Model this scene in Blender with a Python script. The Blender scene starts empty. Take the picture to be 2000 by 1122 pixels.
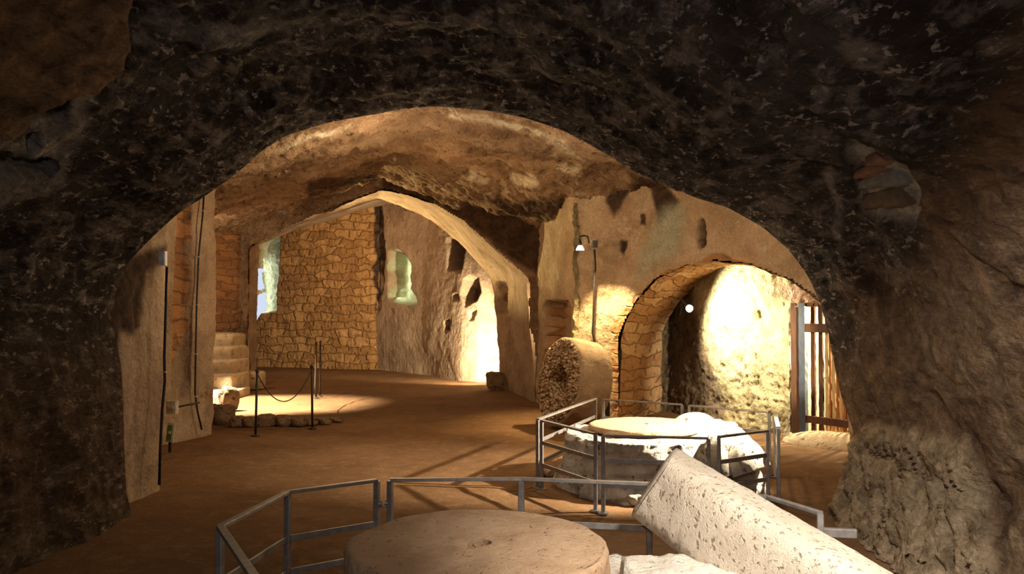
import bpy, math, random
import numpy as np
from mathutils import Vector, Matrix

random.seed(7)
rng = np.random.default_rng(7)
C = bpy.context.scene.collection
S = bpy.context.scene

# ---------------------------------------------------------------- camera, world, lights, exposure
FPX, W, H, HZ, EYE = 1700.0, 2000.0, 1122.0, 600.0, 1.65
TH = math.atan((HZ - H / 2) / FPX)
cam_d = bpy.data.cameras.new('camera'); cam = bpy.data.objects.new('camera', cam_d); C.objects.link(cam)
cam.location = (0, 0, EYE); cam.rotation_euler = (math.pi / 2 + TH, 0, 0)
cam_d.sensor_width = 36; cam_d.lens = 36 * FPX / W; cam_d.clip_start = 0.05; cam_d.clip_end = 200
S.camera = cam
S.view_settings.view_transform = 'Standard'; S.view_settings.look = 'None'
S.view_settings.exposure = 0.0; S.view_settings.gamma = 1.0; S.view_settings.use_curve_mapping = False

world = bpy.data.worlds.new('sky'); S.world = world; world.use_nodes = True
bg = world.node_tree.nodes['Background']
bg.inputs['Color'].default_value = (0.72, 0.82, 1.0, 1); bg.inputs['Strength'].default_value = 0.9

WARM = (1.0, 0.62, 0.28); WARM2 = (1.0, 0.72, 0.42); SOFT = (1.0, 0.84, 0.66); DAY = (0.9, 0.97, 1.0)
def aim(o, tgt):
    o.rotation_euler = (Vector(tgt) - o.location).to_track_quat('-Z', 'Y').to_euler()
def spot(loc, tgt, power, col, ang, blend=0.5, size=0.05):
    d = bpy.data.lights.new('spot_lamp', 'SPOT'); d.energy = power; d.color = col
    d.spot_size = math.radians(ang); d.spot_blend = blend; d.shadow_soft_size = size
    o = bpy.data.objects.new('spot_lamp', d); C.objects.link(o); o.location = loc; aim(o, tgt); return o
def point(loc, power, col, size=0.08):
    d = bpy.data.lights.new('point_lamp', 'POINT'); d.energy = power; d.color = col; d.shadow_soft_size = size
    o = bpy.data.objects.new('point_lamp', d); C.objects.link(o); o.location = loc; return o
def area(loc, tgt, power, col, sx, sy):
    d = bpy.data.lights.new('daylight', 'AREA'); d.shape = 'RECTANGLE'; d.size = sx; d.size_y = sy
    d.energy = power; d.color = col
    o = bpy.data.objects.new('daylight', d); C.objects.link(o); o.location = loc; aim(o, tgt); return o

# camera flash / visitor side
spot((-0.25, -0.15, 2.0), (0.0, 7.0, 1.6), 175, (1.0, 0.88, 0.80), 84, 0.9, 0.05)
# floodlight above the front press, right hand side
spot((1.3, 2.3, 2.45), (1.1, 3.8, 0.45), 640, (1.0, 0.91, 0.78), 66, 0.8, 0.08)
spot((1.1, 2.4, 2.4), (3.3, 5.2, 0.2), 420, (1.0, 0.90, 0.78), 60, 0.9, 0.08)  # extra spot added to brighten the lower right rock
# floodlight on the back face of the front arch shining on the ringed mill
spot((2.75, 7.45, 1.8), (1.38, 8.1, 0.35), 1900, (1.0, 0.86, 0.64), 62, 0.5, 0.03)
# alcove floodlight
spot((2.50, 11.96, 1.62), (3.25, 11.95, 1.38), 400, (1.0, 0.90, 0.64), 145, 0.35, 0.03)
spot((3.60, 9.60, 1.55), (3.62, 12.0, 0.9), 900, (1.0, 0.88, 0.58), 50, 0.5, 0.03)  # unseen extra spot, added to brighten the lower right wall and gate
# general warm fill lights, added free in the chamber without fixtures
point((-1.5, 9.8, 2.9), 95, WARM2, 0.15)
point((1.2, 8.6, 2.75), 120, WARM2, 0.15)
point((-1.0, 12.0, 2.6), 60, WARM, 0.3)
# grazing lamp on the pier
spot((1.14, 12.28, 2.42), (1.22, 12.28, 0.0), 520, (1.0, 0.74, 0.36), 95, 0.7, 0.02)
# back chamber lamp on the floor behind the jamb
spot((-0.42, 17.85, 0.40), (-1.2, 19.6, 0.9), 1300, (1.0, 0.80, 0.50), 95, 0.5, 0.05)
point((0.1, 18.6, 1.6), 60, WARM2, 0.1)
point((-4.5, 20.5, 3.2), 90, WARM, 0.2)
spot((-5.4, 19.6, 1.2), (-1.3, 16.8, 3.4), 2600, (1.0, 0.76, 0.34), 46, 0.5, 0.05)
point((-6.0, 16.4, 2.3), 70, WARM2, 0.05)  # fill light added to brighten the masonry by the stair
# daylight falling in from the stair on the left
spot((-5.6, 14.2, 2.6), (-4.5, 14.7, 0.0), 6500, (1.0, 0.86, 0.62), 62, 0.5, 0.05)

# ---------------------------------------------------------------- projection helpers
ct, st = math.cos(TH), math.sin(TH)
def ray(px, py):
    a = (px - W / 2) / FPX; b = (H / 2 - py) / FPX
    return np.array([a, ct - b * st, st + b * ct])
def at(px, py, Y):
    d = ray(px, py); t = Y / d[1]; return np.array([d[0] * t, Y, EYE + d[2] * t])
def gz(px, py, z=0.0):
    d = ray(px, py); t = (z - EYE) / d[2]; return np.array([d[0] * t, d[1] * t, z])
def online(px, py, a, b):
    d = ray(px, py); ax, ay = a; ex, ey = b[0] - a[0], b[1] - a[1]
    det = d[0] * (-ey) + ex * d[1]
    t = (ax * (-ey) + ex * ay) / det
    return np.array([d[0] * t, d[1] * t, EYE + d[2] * t])
def proj(P):
    x = P[..., 0]; y = P[..., 1]; z = P[..., 2] - EYE
    f = y * ct + z * st; u = -y * st + z * ct
    f = np.maximum(f, 0.02)
    return W / 2 + FPX * x / f, H / 2 - FPX * u / f

# ---------------------------------------------------------------- noise
def _h(i, j, k, seed):
    n = (i * 374761393 + j * 668265263 + k * 1440670441 + seed * 974634777) & 0xffffffff
    n = ((n ^ (n >> 13)) * 1274126177) & 0xffffffff
    n = (n ^ (n >> 16)) & 0xffffff
    return n / float(0xffffff)
def vnoise(p, seed=0):
    f = np.floor(p).astype(np.int64); t = p - f; t = t * t * t * (t * (t * 6 - 15) + 10)
    i, j, k = f[..., 0], f[..., 1], f[..., 2]; x, y, z = t[..., 0], t[..., 1], t[..., 2]
    r = 0
    for a in (0, 1):
        for b in (0, 1):
            for c in (0, 1):
                w = (x if a else 1 - x) * (y if b else 1 - y) * (z if c else 1 - z)
                r = r + w * _h(i + a, j + b, k + c, seed)
    return r * 2 - 1
def fbm(p, s, o=3, seed=0, ridge=False):
    r = 0; a = 1.0; q = np.asarray(p) * s; tot = 0
    for n in range(o):
        v = vnoise(q + 17.3 * n, seed + n)
        if ridge: v = 1 - 2 * np.abs(v)
        r = r + a * v; tot += a; a *= 0.5; q = q * 2.07
    return r / tot
def sst(x, a, b):
    t = np.clip((x - a) / (b - a), 0, 1); return t * t * (3 - 2 * t)
def sdist(px, py, poly):
    n = len(poly); d = np.full(px.shape, 1e9); ins = np.zeros(px.shape, bool)
    for i in range(n):
        x0, y0 = poly[i]; x1, y1 = poly[(i + 1) % n]
        ex, ey = x1 - x0, y1 - y0; L = ex * ex + ey * ey + 1e-9
        t = np.clip(((px - x0) * ex + (py - y0) * ey) / L, 0, 1)
        d = np.minimum(d, np.hypot(px - x0 - t * ex, py - y0 - t * ey))
        c = ((y0 > py) != (y1 > py))
        with np.errstate(divide='ignore', invalid='ignore'):
            xi = (x1 - x0) * (py - y0) / (y1 - y0 + 1e-12) + x0
        ins ^= (c & (px < xi))
    return np.where(ins, d, -d)

# ---------------------------------------------------------------- mesh helpers
def link(name, me, mat=None, parent=None):
    if mat: me.materials.append(mat)
    o = bpy.data.objects.new(name, me); C.objects.link(o)
    if parent: o.parent = parent
    return o
def grid_obj(name, P, mat, uv=None, zone=None, keep=None, parent=None, closed=False):
    nu, nv = P.shape[:2]
    idx = np.arange(nu * nv).reshape(nu, nv)
    if closed: idx = np.vstack([idx, idx[:1]])
    a = idx[:-1, :-1]; b = idx[1:, :-1]; c = idx[1:, 1:]; d = idx[:-1, 1:]
    F = np.stack([a, b, c, d], -1).reshape(-1, 4)
    if keep is not None:
        k = keep if not closed else np.vstack([keep, keep[:1]])
        kf = (k[:-1, :-1] & k[1:, :-1] & k[1:, 1:] & k[:-1, 1:]).reshape(-1)
        F = F[kf]
    V = P.reshape(-1, 3)
    used = np.zeros(len(V), bool); used[F.reshape(-1)] = True
    mp = np.cumsum(used) - 1
    V2 = V[used]; F2 = mp[F]
    me = bpy.data.meshes.new(name)
    me.vertices.add(len(V2)); me.vertices.foreach_set('co', V2.astype(np.float32).reshape(-1))
    me.loops.add(len(F2) * 4); me.loops.foreach_set('vertex_index', F2.astype(np.int32).reshape(-1))
    me.polygons.add(len(F2)); me.polygons.foreach_set('loop_start', np.arange(0, len(F2) * 4, 4, dtype=np.int32))
    me.polygons.foreach_set('loop_total', np.full(len(F2), 4, np.int32))
    me.update(calc_edges=True); me.validate()
    me.polygons.foreach_set('use_smooth', np.ones(len(me.polygons), bool))
    if uv is not None:
        U = uv.reshape(-1, 2)[used]
        l = me.uv_layers.new(name='UVMap'); l.data.foreach_set('uv', U[F2.reshape(-1)].astype(np.float32).reshape(-1))
    z = np.zeros((nu, nv, 4)); z[..., 3] = 1
    if zone is not None: z[..., :3] = zone
    z = z.reshape(-1, 4)[used]
    ca = me.color_attributes.new('zone', 'FLOAT_COLOR', 'POINT'); ca.data.foreach_set('color', z.astype(np.float32).reshape(-1))
    return link(name, me, mat, parent)
def struct(o): o['kind'] = 'structure'; return o
def tag(o, label, cat, group=None):
    o['label'] = label; o['category'] = cat
    if group: o['group'] = group
    return o
def empty(name, loc=(0, 0, 0), label=None, cat=None, group=None):
    o = bpy.data.objects.new(name, None); C.objects.link(o); o.location = loc; o.empty_display_size = 0.1
    if label: tag(o, label, cat, group)
    return o

class MB:
    def __init__(s): s.v = []; s.f = []
    def add(s, V, F):
        n = len(s.v); s.v += [tuple(map(float, p)) for p in V]; s.f += [tuple(n + i for i in f) for f in F]; return s
    def bar(s, a, b, w, h=None, up=(0, 0, 1), bev=0.0):
        h = h or w; a = Vector(a); b = Vector(b); d = (b - a).normalized(); up = Vector(up)
        if abs(d.dot(up)) > 0.95: up = Vector((0, 1, 0)) if abs(d.y) < 0.9 else Vector((1, 0, 0))
        r = d.cross(up).normalized(); u = r.cross(d)
        bv = bev if bev else min(w, h) * 0.12
        sec = [(-w/2+bv, -h/2), (w/2-bv, -h/2), (w/2, -h/2+bv), (w/2, h/2-bv), (w/2-bv, h/2), (-w/2+bv, h/2), (-w/2, h/2-bv), (-w/2, -h/2+bv)]
        V = [p + r * x + u * y for p in (a, b) for x, y in sec]
        F = [(i, (i + 1) % 8, 8 + (i + 1) % 8, 8 + i) for i in range(8)] + [tuple(range(7, -1, -1)), tuple(range(8, 16))]
        return s.add(V, F)
    def tube(s, pts, r, n=8):
        pts = [Vector(p) for p in pts]; V = []; F = []
        for i, p in enumerate(pts):
            d = (pts[min(i + 1, len(pts) - 1)] - pts[max(i - 1, 0)]).normalized()
            up = Vector((0, 0, 1)) if abs(d.z) < 0.9 else Vector((0, 1, 0))
            a = d.cross(up).normalized(); b = a.cross(d)
            rr = r[i] if isinstance(r, (list, tuple)) else r
            V += [p + a * (rr * math.cos(2 * math.pi * k / n)) + b * (rr * math.sin(2 * math.pi * k / n)) for k in range(n)]
        for i in range(len(pts) - 1):
            F += [(i * n + k, i * n + (k + 1) % n, (i + 1) * n + (k + 1) % n, (i + 1) * n + k) for k in range(n)]
        F += [tuple(range(n - 1, -1, -1)), tuple((len(pts) - 1) * n + k for k in range(n))]
        return s.add(V, F)
    def build(s, name, mat, parent=None, smooth=False, off=(0, 0, 0)):
        me = bpy.data.meshes.new(name)
        me.from_pydata([(x - off[0], y - off[1], z - off[2]) for x, y, z in s.v], [], s.f); me.update()
        if smooth: me.polygons.foreach_set('use_smooth', [True] * len(me.polygons))
        return link(name, me, mat, parent)

# ---------------------------------------------------------------- materials
class NT:
    def __init__(s, name):
        s.m = bpy.data.materials.new(name); s.m.use_nodes = True; s.t = s.m.node_tree; s.n = s.t.nodes; s.n.clear()
        s.out = s.n.new('ShaderNodeOutputMaterial'); s.b = s.n.new('ShaderNodeBsdfPrincipled')
        s.t.links.new(s.b.outputs[0], s.out.inputs[0]); s.b.inputs['Specular IOR Level'].default_value = 0.15
    def L(s, a, b): s.t.links.new(a, b)
    def tc(s):
        if not hasattr(s, '_tc'): s._tc = s.n.new('ShaderNodeTexCoord')
        return s._tc
    def obj(s): return s.tc().outputs['Object']
    def uv(s): return s.tc().outputs['UV']
    def noise(s, scale, detail=5, rough=0.6, vec=None, dist=0.0, stretch=None):
        v = vec or s.obj()
        if stretch:
            mp = s.n.new('ShaderNodeMapping'); mp.inputs['Scale'].default_value = stretch
            mp.inputs['Rotation'].default_value = (0.3, 0.5, 0.2); s.L(v, mp.inputs[0]); v = mp.outputs[0]
        n = s.n.new('ShaderNodeTexNoise'); n.inputs['Scale'].default_value = scale; n.inputs['Detail'].default_value = detail
        n.inputs['Roughness'].default_value = rough; n.inputs['Distortion'].default_value = dist
        s.L(v, n.inputs['Vector']); return n.outputs['Fac']
    def ramp(s, fac, stops):
        r = s.n.new('ShaderNodeValToRGB'); e = r.color_ramp.elements
        while len(e) < len(stops): e.new(0.5)
        for k, (p, c) in enumerate(stops):
            e[k].position = p; c = (c, c, c) if isinstance(c, (int, float)) else c
            e[k].color = (c[0], c[1], c[2], 1)
        s.L(fac, r.inputs[0]); return r.outputs[0]
    def mix(s, fac, a, b, mode='MIX'):
        m = s.n.new('ShaderNodeMix'); m.data_type = 'RGBA'; m.blend_type = mode
        for sock, v in ((m.inputs[0], fac), (m.inputs[6], a), (m.inputs[7], b)):
            if isinstance(v, (int, float)): sock.default_value = v
            elif isinstance(v, tuple): sock.default_value = (*v, 1)
            else: s.L(v, sock)
        return m.outputs[2]
    def math(s, op, a, b=0.0):
        m = s.n.new('ShaderNodeMath'); m.operation = op
        for sock, v in ((m.inputs[0], a), (m.inputs[1], b)):
            if isinstance(v, (int, float)): sock.default_value = v
            else: s.L(v, sock)
        return m.outputs[0]
    def bump(s, h, strength, dist):
        b = s.n.new('ShaderNodeBump'); b.inputs['Strength'].default_value = strength; b.inputs['Distance'].default_value = dist
        s.L(h, b.inputs['Height']); s.L(b.outputs[0], s.b.inputs['Normal'])
    def col(s, c):
        if isinstance(c, tuple): s.b.inputs['Base Color'].default_value = (*c, 1)
        else: s.L(c, s.b.inputs['Base Color'])
    def rough(s, r): s.b.inputs['Roughness'].default_value = r
    def vor(s, scale, vec=None, feat='F1'):
        v = s.n.new('ShaderNodeTexVoronoi'); v.feature = feat; v.inputs['Scale'].default_value = scale
        s.L(vec or s.obj(), v.inputs['Vector']); return v
    def bricks(s, c1, c2, mortar, bw, bh, wob=0.06):
        n = s.n.new('ShaderNodeTexNoise'); n.inputs['Scale'].default_value = 2.2; n.inputs['Detail'].default_value = 3
        s.L(s.uv(), n.inputs['Vector'])
        sub = s.n.new('ShaderNodeVectorMath'); sub.operation = 'SUBTRACT'; s.L(n.outputs['Color'], sub.inputs[0]); sub.inputs[1].default_value = (.5, .5, .5)
        sc = s.n.new('ShaderNodeVectorMath'); sc.operation = 'SCALE'; sc.inputs['Scale'].default_value = wob * 4; s.L(sub.outputs[0], sc.inputs[0])
        ad = s.n.new('ShaderNodeVectorMath'); s.L(s.uv(), ad.inputs[0]); s.L(sc.outputs[0], ad.inputs[1])
        sx = s.n.new('ShaderNodeSeparateXYZ'); s.L(ad.outputs[0], sx.inputs[0])
        v = s.math('DIVIDE', sx.outputs[1], bh); u = s.math('ADD', s.math('DIVIDE', sx.outputs[0], bw), s.math('MULTIPLY', s.math('FLOOR', v), 0.5))
        cb = s.n.new('ShaderNodeCombineXYZ'); s.L(u, cb.inputs[0]); s.L(v, cb.inputs[1])
        f1 = s.vor(1.0, cb.outputs[0]); fe = s.vor(1.0, cb.outputs[0], 'DISTANCE_TO_EDGE')
        for q in (f1, fe): q.inputs['Randomness'].default_value = 0.48; q.voronoi_dimensions = '2D'
        rc = s.ramp(f1.outputs['Color'], [(0.15, tuple(x * 0.82 for x in c2)), (0.4, c2), (0.65, c1), (0.92, tuple(min(1, x * 1.15 + 0.02) for x in c1))])
        f = s.ramp(fe.outputs['Distance'], [(0.015, 0.8), (0.09, 0.0)])
        class B_: pass
        b = B_(); b.outputs = {'Color': s.mix(f, rc, mortar), 'Fac': f}
        return b
def wall_mat(name, base, patch=None, pth=(0.56, 0.62), psc=3.0, zones=(), bump=0.6, bsc=14, streak=None, fleck=None, bd=0.05, rough=0.95):
    t = NT(name); n1 = t.noise(1.6, 8, 0.68, dist=0.4)
    c = t.ramp(n1, [(0.30, base[0]), (0.5, base[1]), (0.70, base[2])])
    if patch:
        n2 = t.noise(psc, 9, 0.68, dist=0.25, stretch=streak)
        c = t.mix(t.ramp(n2, [(pth[0], 0.0), (pth[1], 1.0)]), c, patch)
    if fleck:
        n3 = t.noise(fleck[0], 6, 0.65, dist=0.3, stretch=streak)
        c = t.mix(t.ramp(n3, [(fleck[2], 0.0), (fleck[2] + 0.05, 1.0)]), c, fleck[1])
    h = t.math('ADD', t.noise(bsc, 8, 0.65, stretch=streak), t.math('MULTIPLY', t.noise(bsc * 0.25, 4, 0.5), 1.5))
    sep = None
    for k, z in enumerate(zones):
        if z is None: continue
        if sep is None:
            a = t.n.new('ShaderNodeAttribute'); a.attribute_name = 'zone'
            sep = t.n.new('ShaderNodeSeparateColor'); t.L(a.outputs['Color'], sep.inputs[0])
        m = sep.outputs[k]
        if z[0] == 'brick':
            b = t.bricks(*z[1:6]); zc = t.mix(t.ramp(t.noise(5, 6, 0.7), [(0.3, 0.0), (0.7, 1.0)]), b.outputs['Color'], t.mix(0.55, b.outputs['Color'], z[2]))
            h = t.math('SUBTRACT', h, t.math('MULTIPLY', t.math('MULTIPLY', b.outputs['Fac'], 0.9), m))
        else:
            zc = t.ramp(t.noise(z[3] if len(z) > 3 else 4, 8, 0.7, dist=0.6), [(0.35, z[1]), (0.65, z[2])])
        c = t.mix(m, c, zc)
    fine = t.ramp(t.noise(38, 4, 0.7), [(0.3, 0.72), (0.7, 1.18)])
    c = t.mix(1.0, c, fine, 'MULTIPLY')
    t.col(c); t.rough(rough); t.bump(h, bump, bd)
    return t.m

M = {}
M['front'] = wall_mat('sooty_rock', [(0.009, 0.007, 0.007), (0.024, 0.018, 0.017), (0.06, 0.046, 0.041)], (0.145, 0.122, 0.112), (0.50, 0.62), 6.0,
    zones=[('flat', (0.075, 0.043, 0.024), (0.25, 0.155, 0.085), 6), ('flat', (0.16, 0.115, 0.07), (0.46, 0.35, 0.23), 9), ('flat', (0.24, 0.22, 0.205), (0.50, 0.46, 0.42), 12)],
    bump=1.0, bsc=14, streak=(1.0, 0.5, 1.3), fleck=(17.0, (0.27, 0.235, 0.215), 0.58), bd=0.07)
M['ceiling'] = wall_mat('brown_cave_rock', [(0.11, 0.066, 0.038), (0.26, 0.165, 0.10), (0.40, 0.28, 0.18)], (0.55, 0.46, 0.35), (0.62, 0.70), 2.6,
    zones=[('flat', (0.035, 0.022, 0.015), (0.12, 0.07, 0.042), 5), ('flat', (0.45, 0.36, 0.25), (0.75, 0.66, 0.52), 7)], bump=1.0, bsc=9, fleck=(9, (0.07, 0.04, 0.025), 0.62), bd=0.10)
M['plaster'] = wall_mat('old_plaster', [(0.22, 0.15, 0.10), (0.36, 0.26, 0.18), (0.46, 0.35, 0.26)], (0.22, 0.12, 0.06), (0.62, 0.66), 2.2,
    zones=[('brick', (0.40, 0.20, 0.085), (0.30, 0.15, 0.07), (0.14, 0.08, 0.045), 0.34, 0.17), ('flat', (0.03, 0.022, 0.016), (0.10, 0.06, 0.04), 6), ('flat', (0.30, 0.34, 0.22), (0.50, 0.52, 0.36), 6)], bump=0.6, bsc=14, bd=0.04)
M['brickwall'] = wall_mat('rubble_masonry', [(0.3, 0.17, 0.08), (0.4, 0.24, 0.12), (0.5, 0.32, 0.17)], None,
    zones=[('brick', (0.47, 0.27, 0.11), (0.37, 0.20, 0.08), (0.24, 0.13, 0.055), 0.40, 0.22, 0.07), ('flat', (0.03, 0.022, 0.016), (0.10, 0.06, 0.04), 6), ('flat', (0.42, 0.46, 0.32), (0.62, 0.64, 0.48), 6)], bump=0.8, bsc=10, bd=0.06)
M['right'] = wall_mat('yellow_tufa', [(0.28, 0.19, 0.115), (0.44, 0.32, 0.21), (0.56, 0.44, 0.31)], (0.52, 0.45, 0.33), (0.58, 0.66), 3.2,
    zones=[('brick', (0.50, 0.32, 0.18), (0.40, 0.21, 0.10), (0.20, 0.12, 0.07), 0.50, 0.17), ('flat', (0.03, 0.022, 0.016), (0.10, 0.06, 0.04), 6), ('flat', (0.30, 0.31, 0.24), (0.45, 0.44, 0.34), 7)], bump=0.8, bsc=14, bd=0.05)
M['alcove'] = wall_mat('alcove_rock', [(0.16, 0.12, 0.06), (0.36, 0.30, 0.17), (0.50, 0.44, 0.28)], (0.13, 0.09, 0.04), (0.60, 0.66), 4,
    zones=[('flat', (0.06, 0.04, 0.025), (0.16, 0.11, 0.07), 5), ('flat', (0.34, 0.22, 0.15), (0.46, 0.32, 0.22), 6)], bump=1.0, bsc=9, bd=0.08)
t = NT('dirt_floor'); n = t.noise(0.8, 8, 0.65); c = t.ramp(n, [(0.3, (0.12, 0.062, 0.028)), (0.55, (0.17, 0.092, 0.042)), (0.75, (0.22, 0.125, 0.06))])
c = t.mix(t.ramp(t.noise(60, 3, 0.7), [(0.55, 0.0), (0.72, 0.6)]), c, (0.10, 0.055, 0.025)); c = t.mix(t.ramp(t.noise(7, 6, 0.7), [(0.5, 0.0), (0.7, 0.5)]), c, (0.28, 0.165, 0.085))
t.col(c); t.rough(0.97); t.bump(t.math('ADD', t.noise(25, 8, 0.7), t.noise(4, 4, 0.5)), 0.5, 0.03); M['floor'] = t.m

def stone_mat(name, c0, c1, c2, pit=30, pitcol=None, bd=0.02, bs=0.8, big=4, thr=0.62, dist=0.5):
    t = NT(name); c = t.ramp(t.noise(big, 8, 0.65, dist=0.3), [(0.3, c0), (0.5, c1), (0.7, c2)])
    n = t.noise(pit, 4, 0.5, dist=dist)
    if pitcol: c = t.mix(t.ramp(n, [(thr, 0.0), (thr + 0.05, 1.0)]), c, pitcol)
    h = t.math('ADD', t.math('MULTIPLY', t.ramp(n, [(thr - 0.06, 1.0), (thr + 0.06, 0.0)]), 0.8), t.noise(pit * 2.2, 6, 0.7))
    t.col(c); t.rough(0.92); t.bump(h, bs, bd); return t.m
M['millstone'] = stone_mat('tan_millstone', (0.42, 0.26, 0.155), (0.54, 0.355, 0.22), (0.60, 0.42, 0.28), 30, (0.26, 0.17, 0.11), thr=0.66)
M['column'] = stone_mat('pitted_pale_stone', (0.56, 0.46, 0.36), (0.64, 0.54, 0.43), (0.72, 0.62, 0.51), 40, (0.34, 0.25, 0.18), 0.016, 0.8, thr=0.62, dist=0.05)
M['base'] = stone_mat('grey_white_stone', (0.40, 0.34, 0.27), (0.60, 0.54, 0.46), (0.74, 0.68, 0.60), 12, (0.22, 0.16, 0.11), 0.05, 0.9)
M['pressbase'] = stone_mat('chalky_stone', (0.54, 0.47, 0.39), (0.70, 0.63, 0.54), (0.82, 0.76, 0.68), 12, (0.34, 0.27, 0.2), 0.04, 0.8, thr=0.66)
M['runner'] = stone_mat('coarse_basalt_runner', (0.34, 0.22, 0.13), (0.46, 0.31, 0.2), (0.56, 0.41, 0.28), 30, None, 0.04, 0.8)
M['rubble'] = stone_mat('brown_rubble', (0.14, 0.085, 0.05), (0.26, 0.17, 0.10), (0.36, 0.26, 0.17), 14, (0.08, 0.05, 0.03), 0.04, 0.9)
M['step'] = stone_mat('pale_step_stone', (0.40, 0.29, 0.18), (0.52, 0.40, 0.26), (0.62, 0.5, 0.35), 14, (0.25, 0.16, 0.09), 0.03, 0.7)
M['redbrick'] = stone_mat('red_brick', (0.14, 0.075, 0.05), (0.20, 0.11, 0.075), (0.26, 0.16, 0.12), 20, None, 0.02, 0.6)
M['greybrick'] = stone_mat('grey_brick', (0.10, 0.10, 0.10), (0.16, 0.155, 0.15), (0.24, 0.23, 0.22), 20, None, 0.02, 0.6)
M['brownstone'] = stone_mat('brown_stone', (0.06, 0.045, 0.03), (0.12, 0.09, 0.06), (0.17, 0.13, 0.09), 20, None, 0.02, 0.6)
def plain(name, c, r=0.5, metal=0.0, sc=20, var=0.25):
    t = NT(name); t.col(t.ramp(t.noise(sc, 5, 0.6), [(0.3, tuple(x * (1 - var) for x in c)), (0.7, tuple(min(1, x * (1 + var)) for x in c))]))
    t.rough(r); t.b.inputs['Metallic'].default_value = metal; t.b.inputs['Specular IOR Level'].default_value = 0.4; return t.m
M['steel'] = plain('galvanised_steel', (0.27, 0.25, 0.24), 0.5, 0.6)
M['rust'] = plain('dull_iron', (0.05, 0.035, 0.025), 0.6, 0.4)
M['cable'] = plain('black_cable', (0.012, 0.011, 0.012), 0.5)
M['clip'] = plain('cable_clip', (0.5, 0.48, 0.45), 0.5)
M['white'] = plain('white_plastic', (0.62, 0.66, 0.78), 0.4)
M['cream'] = plain('cream_plastic', (0.5, 0.46, 0.38), 0.5)
M['green'] = plain('green_sign', (0.10, 0.22, 0.05), 0.5)
M['bluegrey'] = plain('bluegrey_metal', (0.03, 0.036, 0.05), 0.5)
M['glassy'] = plain('blackened_metal', (0.03, 0.028, 0.025), 0.5)
def wood(name, c0, c1):
    t = NT(name); t.col(t.ramp(t.noise(9, 8, 0.7, stretch=(6, 6, 0.6)), [(0.3, c0), (0.7, c1)])); t.rough(0.85)
    t.bump(t.noise(20, 6, 0.7, stretch=(6, 6, 0.5)), 0.6, 0.01); return t.m
M['wood_dark'] = wood('dark_wood', (0.03, 0.012, 0.006), (0.09, 0.035, 0.015))
M['wood_tan'] = wood('tan_wood', (0.30, 0.19, 0.08), (0.50, 0.35, 0.17))
M['wood_red'] = wood('reddish_wood', (0.20, 0.07, 0.02), (0.32, 0.12, 0.035))
M['iron_door'] = wood('rusty_door_leaf', (0.04, 0.018, 0.01), (0.09, 0.04, 0.02))
t = NT('lit_bulb'); t.col((1, 0.8, 0.5)); t.b.inputs['Emission Color'].default_value = (1, 0.85, 0.6, 1); t.b.inputs['Emission Strength'].default_value = 12; M['bulb'] = t.m

# ---------------------------------------------------------------- shell builders
def resample(path, du):
    p = np.array(path, float); s = np.r_[0, np.cumsum(np.hypot(*np.diff(p, axis=0).T))] if p.shape[1] == 2 else np.r_[0, np.cumsum(np.linalg.norm(np.diff(p, axis=0), axis=1))]
    n = max(3, int(s[-1] / du) + 1); q = np.linspace(0, s[-1], n)
    return np.stack([np.interp(q, s, p[:, k]) for k in range(p.shape[1])], 1), q
def smooth1(a, k):
    if k < 1: return a
    w = np.hanning(2 * k + 3)[1:-1]; w /= w.sum()
    pad = np.vstack([np.repeat(a[:1], k, 0), a, np.repeat(a[-1:], k, 0)])
    return np.stack([np.convolve(pad[:, i], w, 'valid') for i in range(a.shape[1])], 1)
def masks(P, items, wob=5.0, seed=3):
    px, py = proj(P)
    wx = fbm(P, 3.0, 3, seed) * wob; wy = fbm(P, 3.0, 3, seed + 9) * wob
    out = []
    for poly, f in items: out.append(sst(sdist(px + wx, py + wy, poly), -f * 0.3, f))
    return out
def rock(P, amps, seed=0):
    return fbm(P, 0.8, 2, seed) * amps[0] + fbm(P, 3.0, 3, seed + 20) * amps[1] + fbm(P, 10.0, 3, seed + 40, True) * amps[2]
def zonemap(P, zones, wob=6, seed=5):
    Z = np.zeros(P.shape[:2] + (3,))
    for ch, poly, f in zones:
        if poly is None: Z[..., ch] = f; continue
        m = masks(P, [(poly, abs(f))], wob, seed)[0]
        if f < 0: Z[..., ch] = np.minimum(Z[..., ch], 1 - m)
        else: Z[..., ch] = np.maximum(Z[..., ch], m)
    return Z
def wall(name, path, z0, z1, du, dz, side, mat, amps=(0.1, 0.03, 0.012), pushes=(), zones=(), cuts=(), rad=0.15, seed=1, lean=None, wob=5):
    p, s = resample(path, du); p = smooth1(p, int(rad / du))
    t = np.gradient(p, axis=0); t /= np.linalg.norm(t, axis=1)[:, None] + 1e-9
    n = np.stack([-t[:, 1], t[:, 0]], 1) * side
    z = np.linspace(z0, z1, int((z1 - z0) / dz) + 1)
    P = np.zeros((len(p), len(z), 3)); P[..., 0] = p[:, None, 0]; P[..., 1] = p[:, None, 1]; P[..., 2] = z[None]
    N = np.zeros_like(P); N[..., 0] = n[:, None, 0]; N[..., 1] = n[:, None, 1]
    if lean is not None: P += N * lean(P)[..., None]
    B = P.copy()
    D = rock(P, amps, seed)
    for poly, dep, f in pushes: D = D - dep * masks(B, [(poly, f)], wob, seed + 2)[0]
    P = P + N * D[..., None]
    keep = np.ones(P.shape[:2], bool)
    for poly in cuts: keep &= masks(B, [(poly, 0.5)], wob, seed + 2)[0] < 0.5
    uv = np.stack([np.broadcast_to(s[:, None], P.shape[:2]), P[..., 2]], -1)
    return struct(grid_obj(name, P, mat, uv, zonemap(B, zones, seed=seed), keep))
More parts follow.
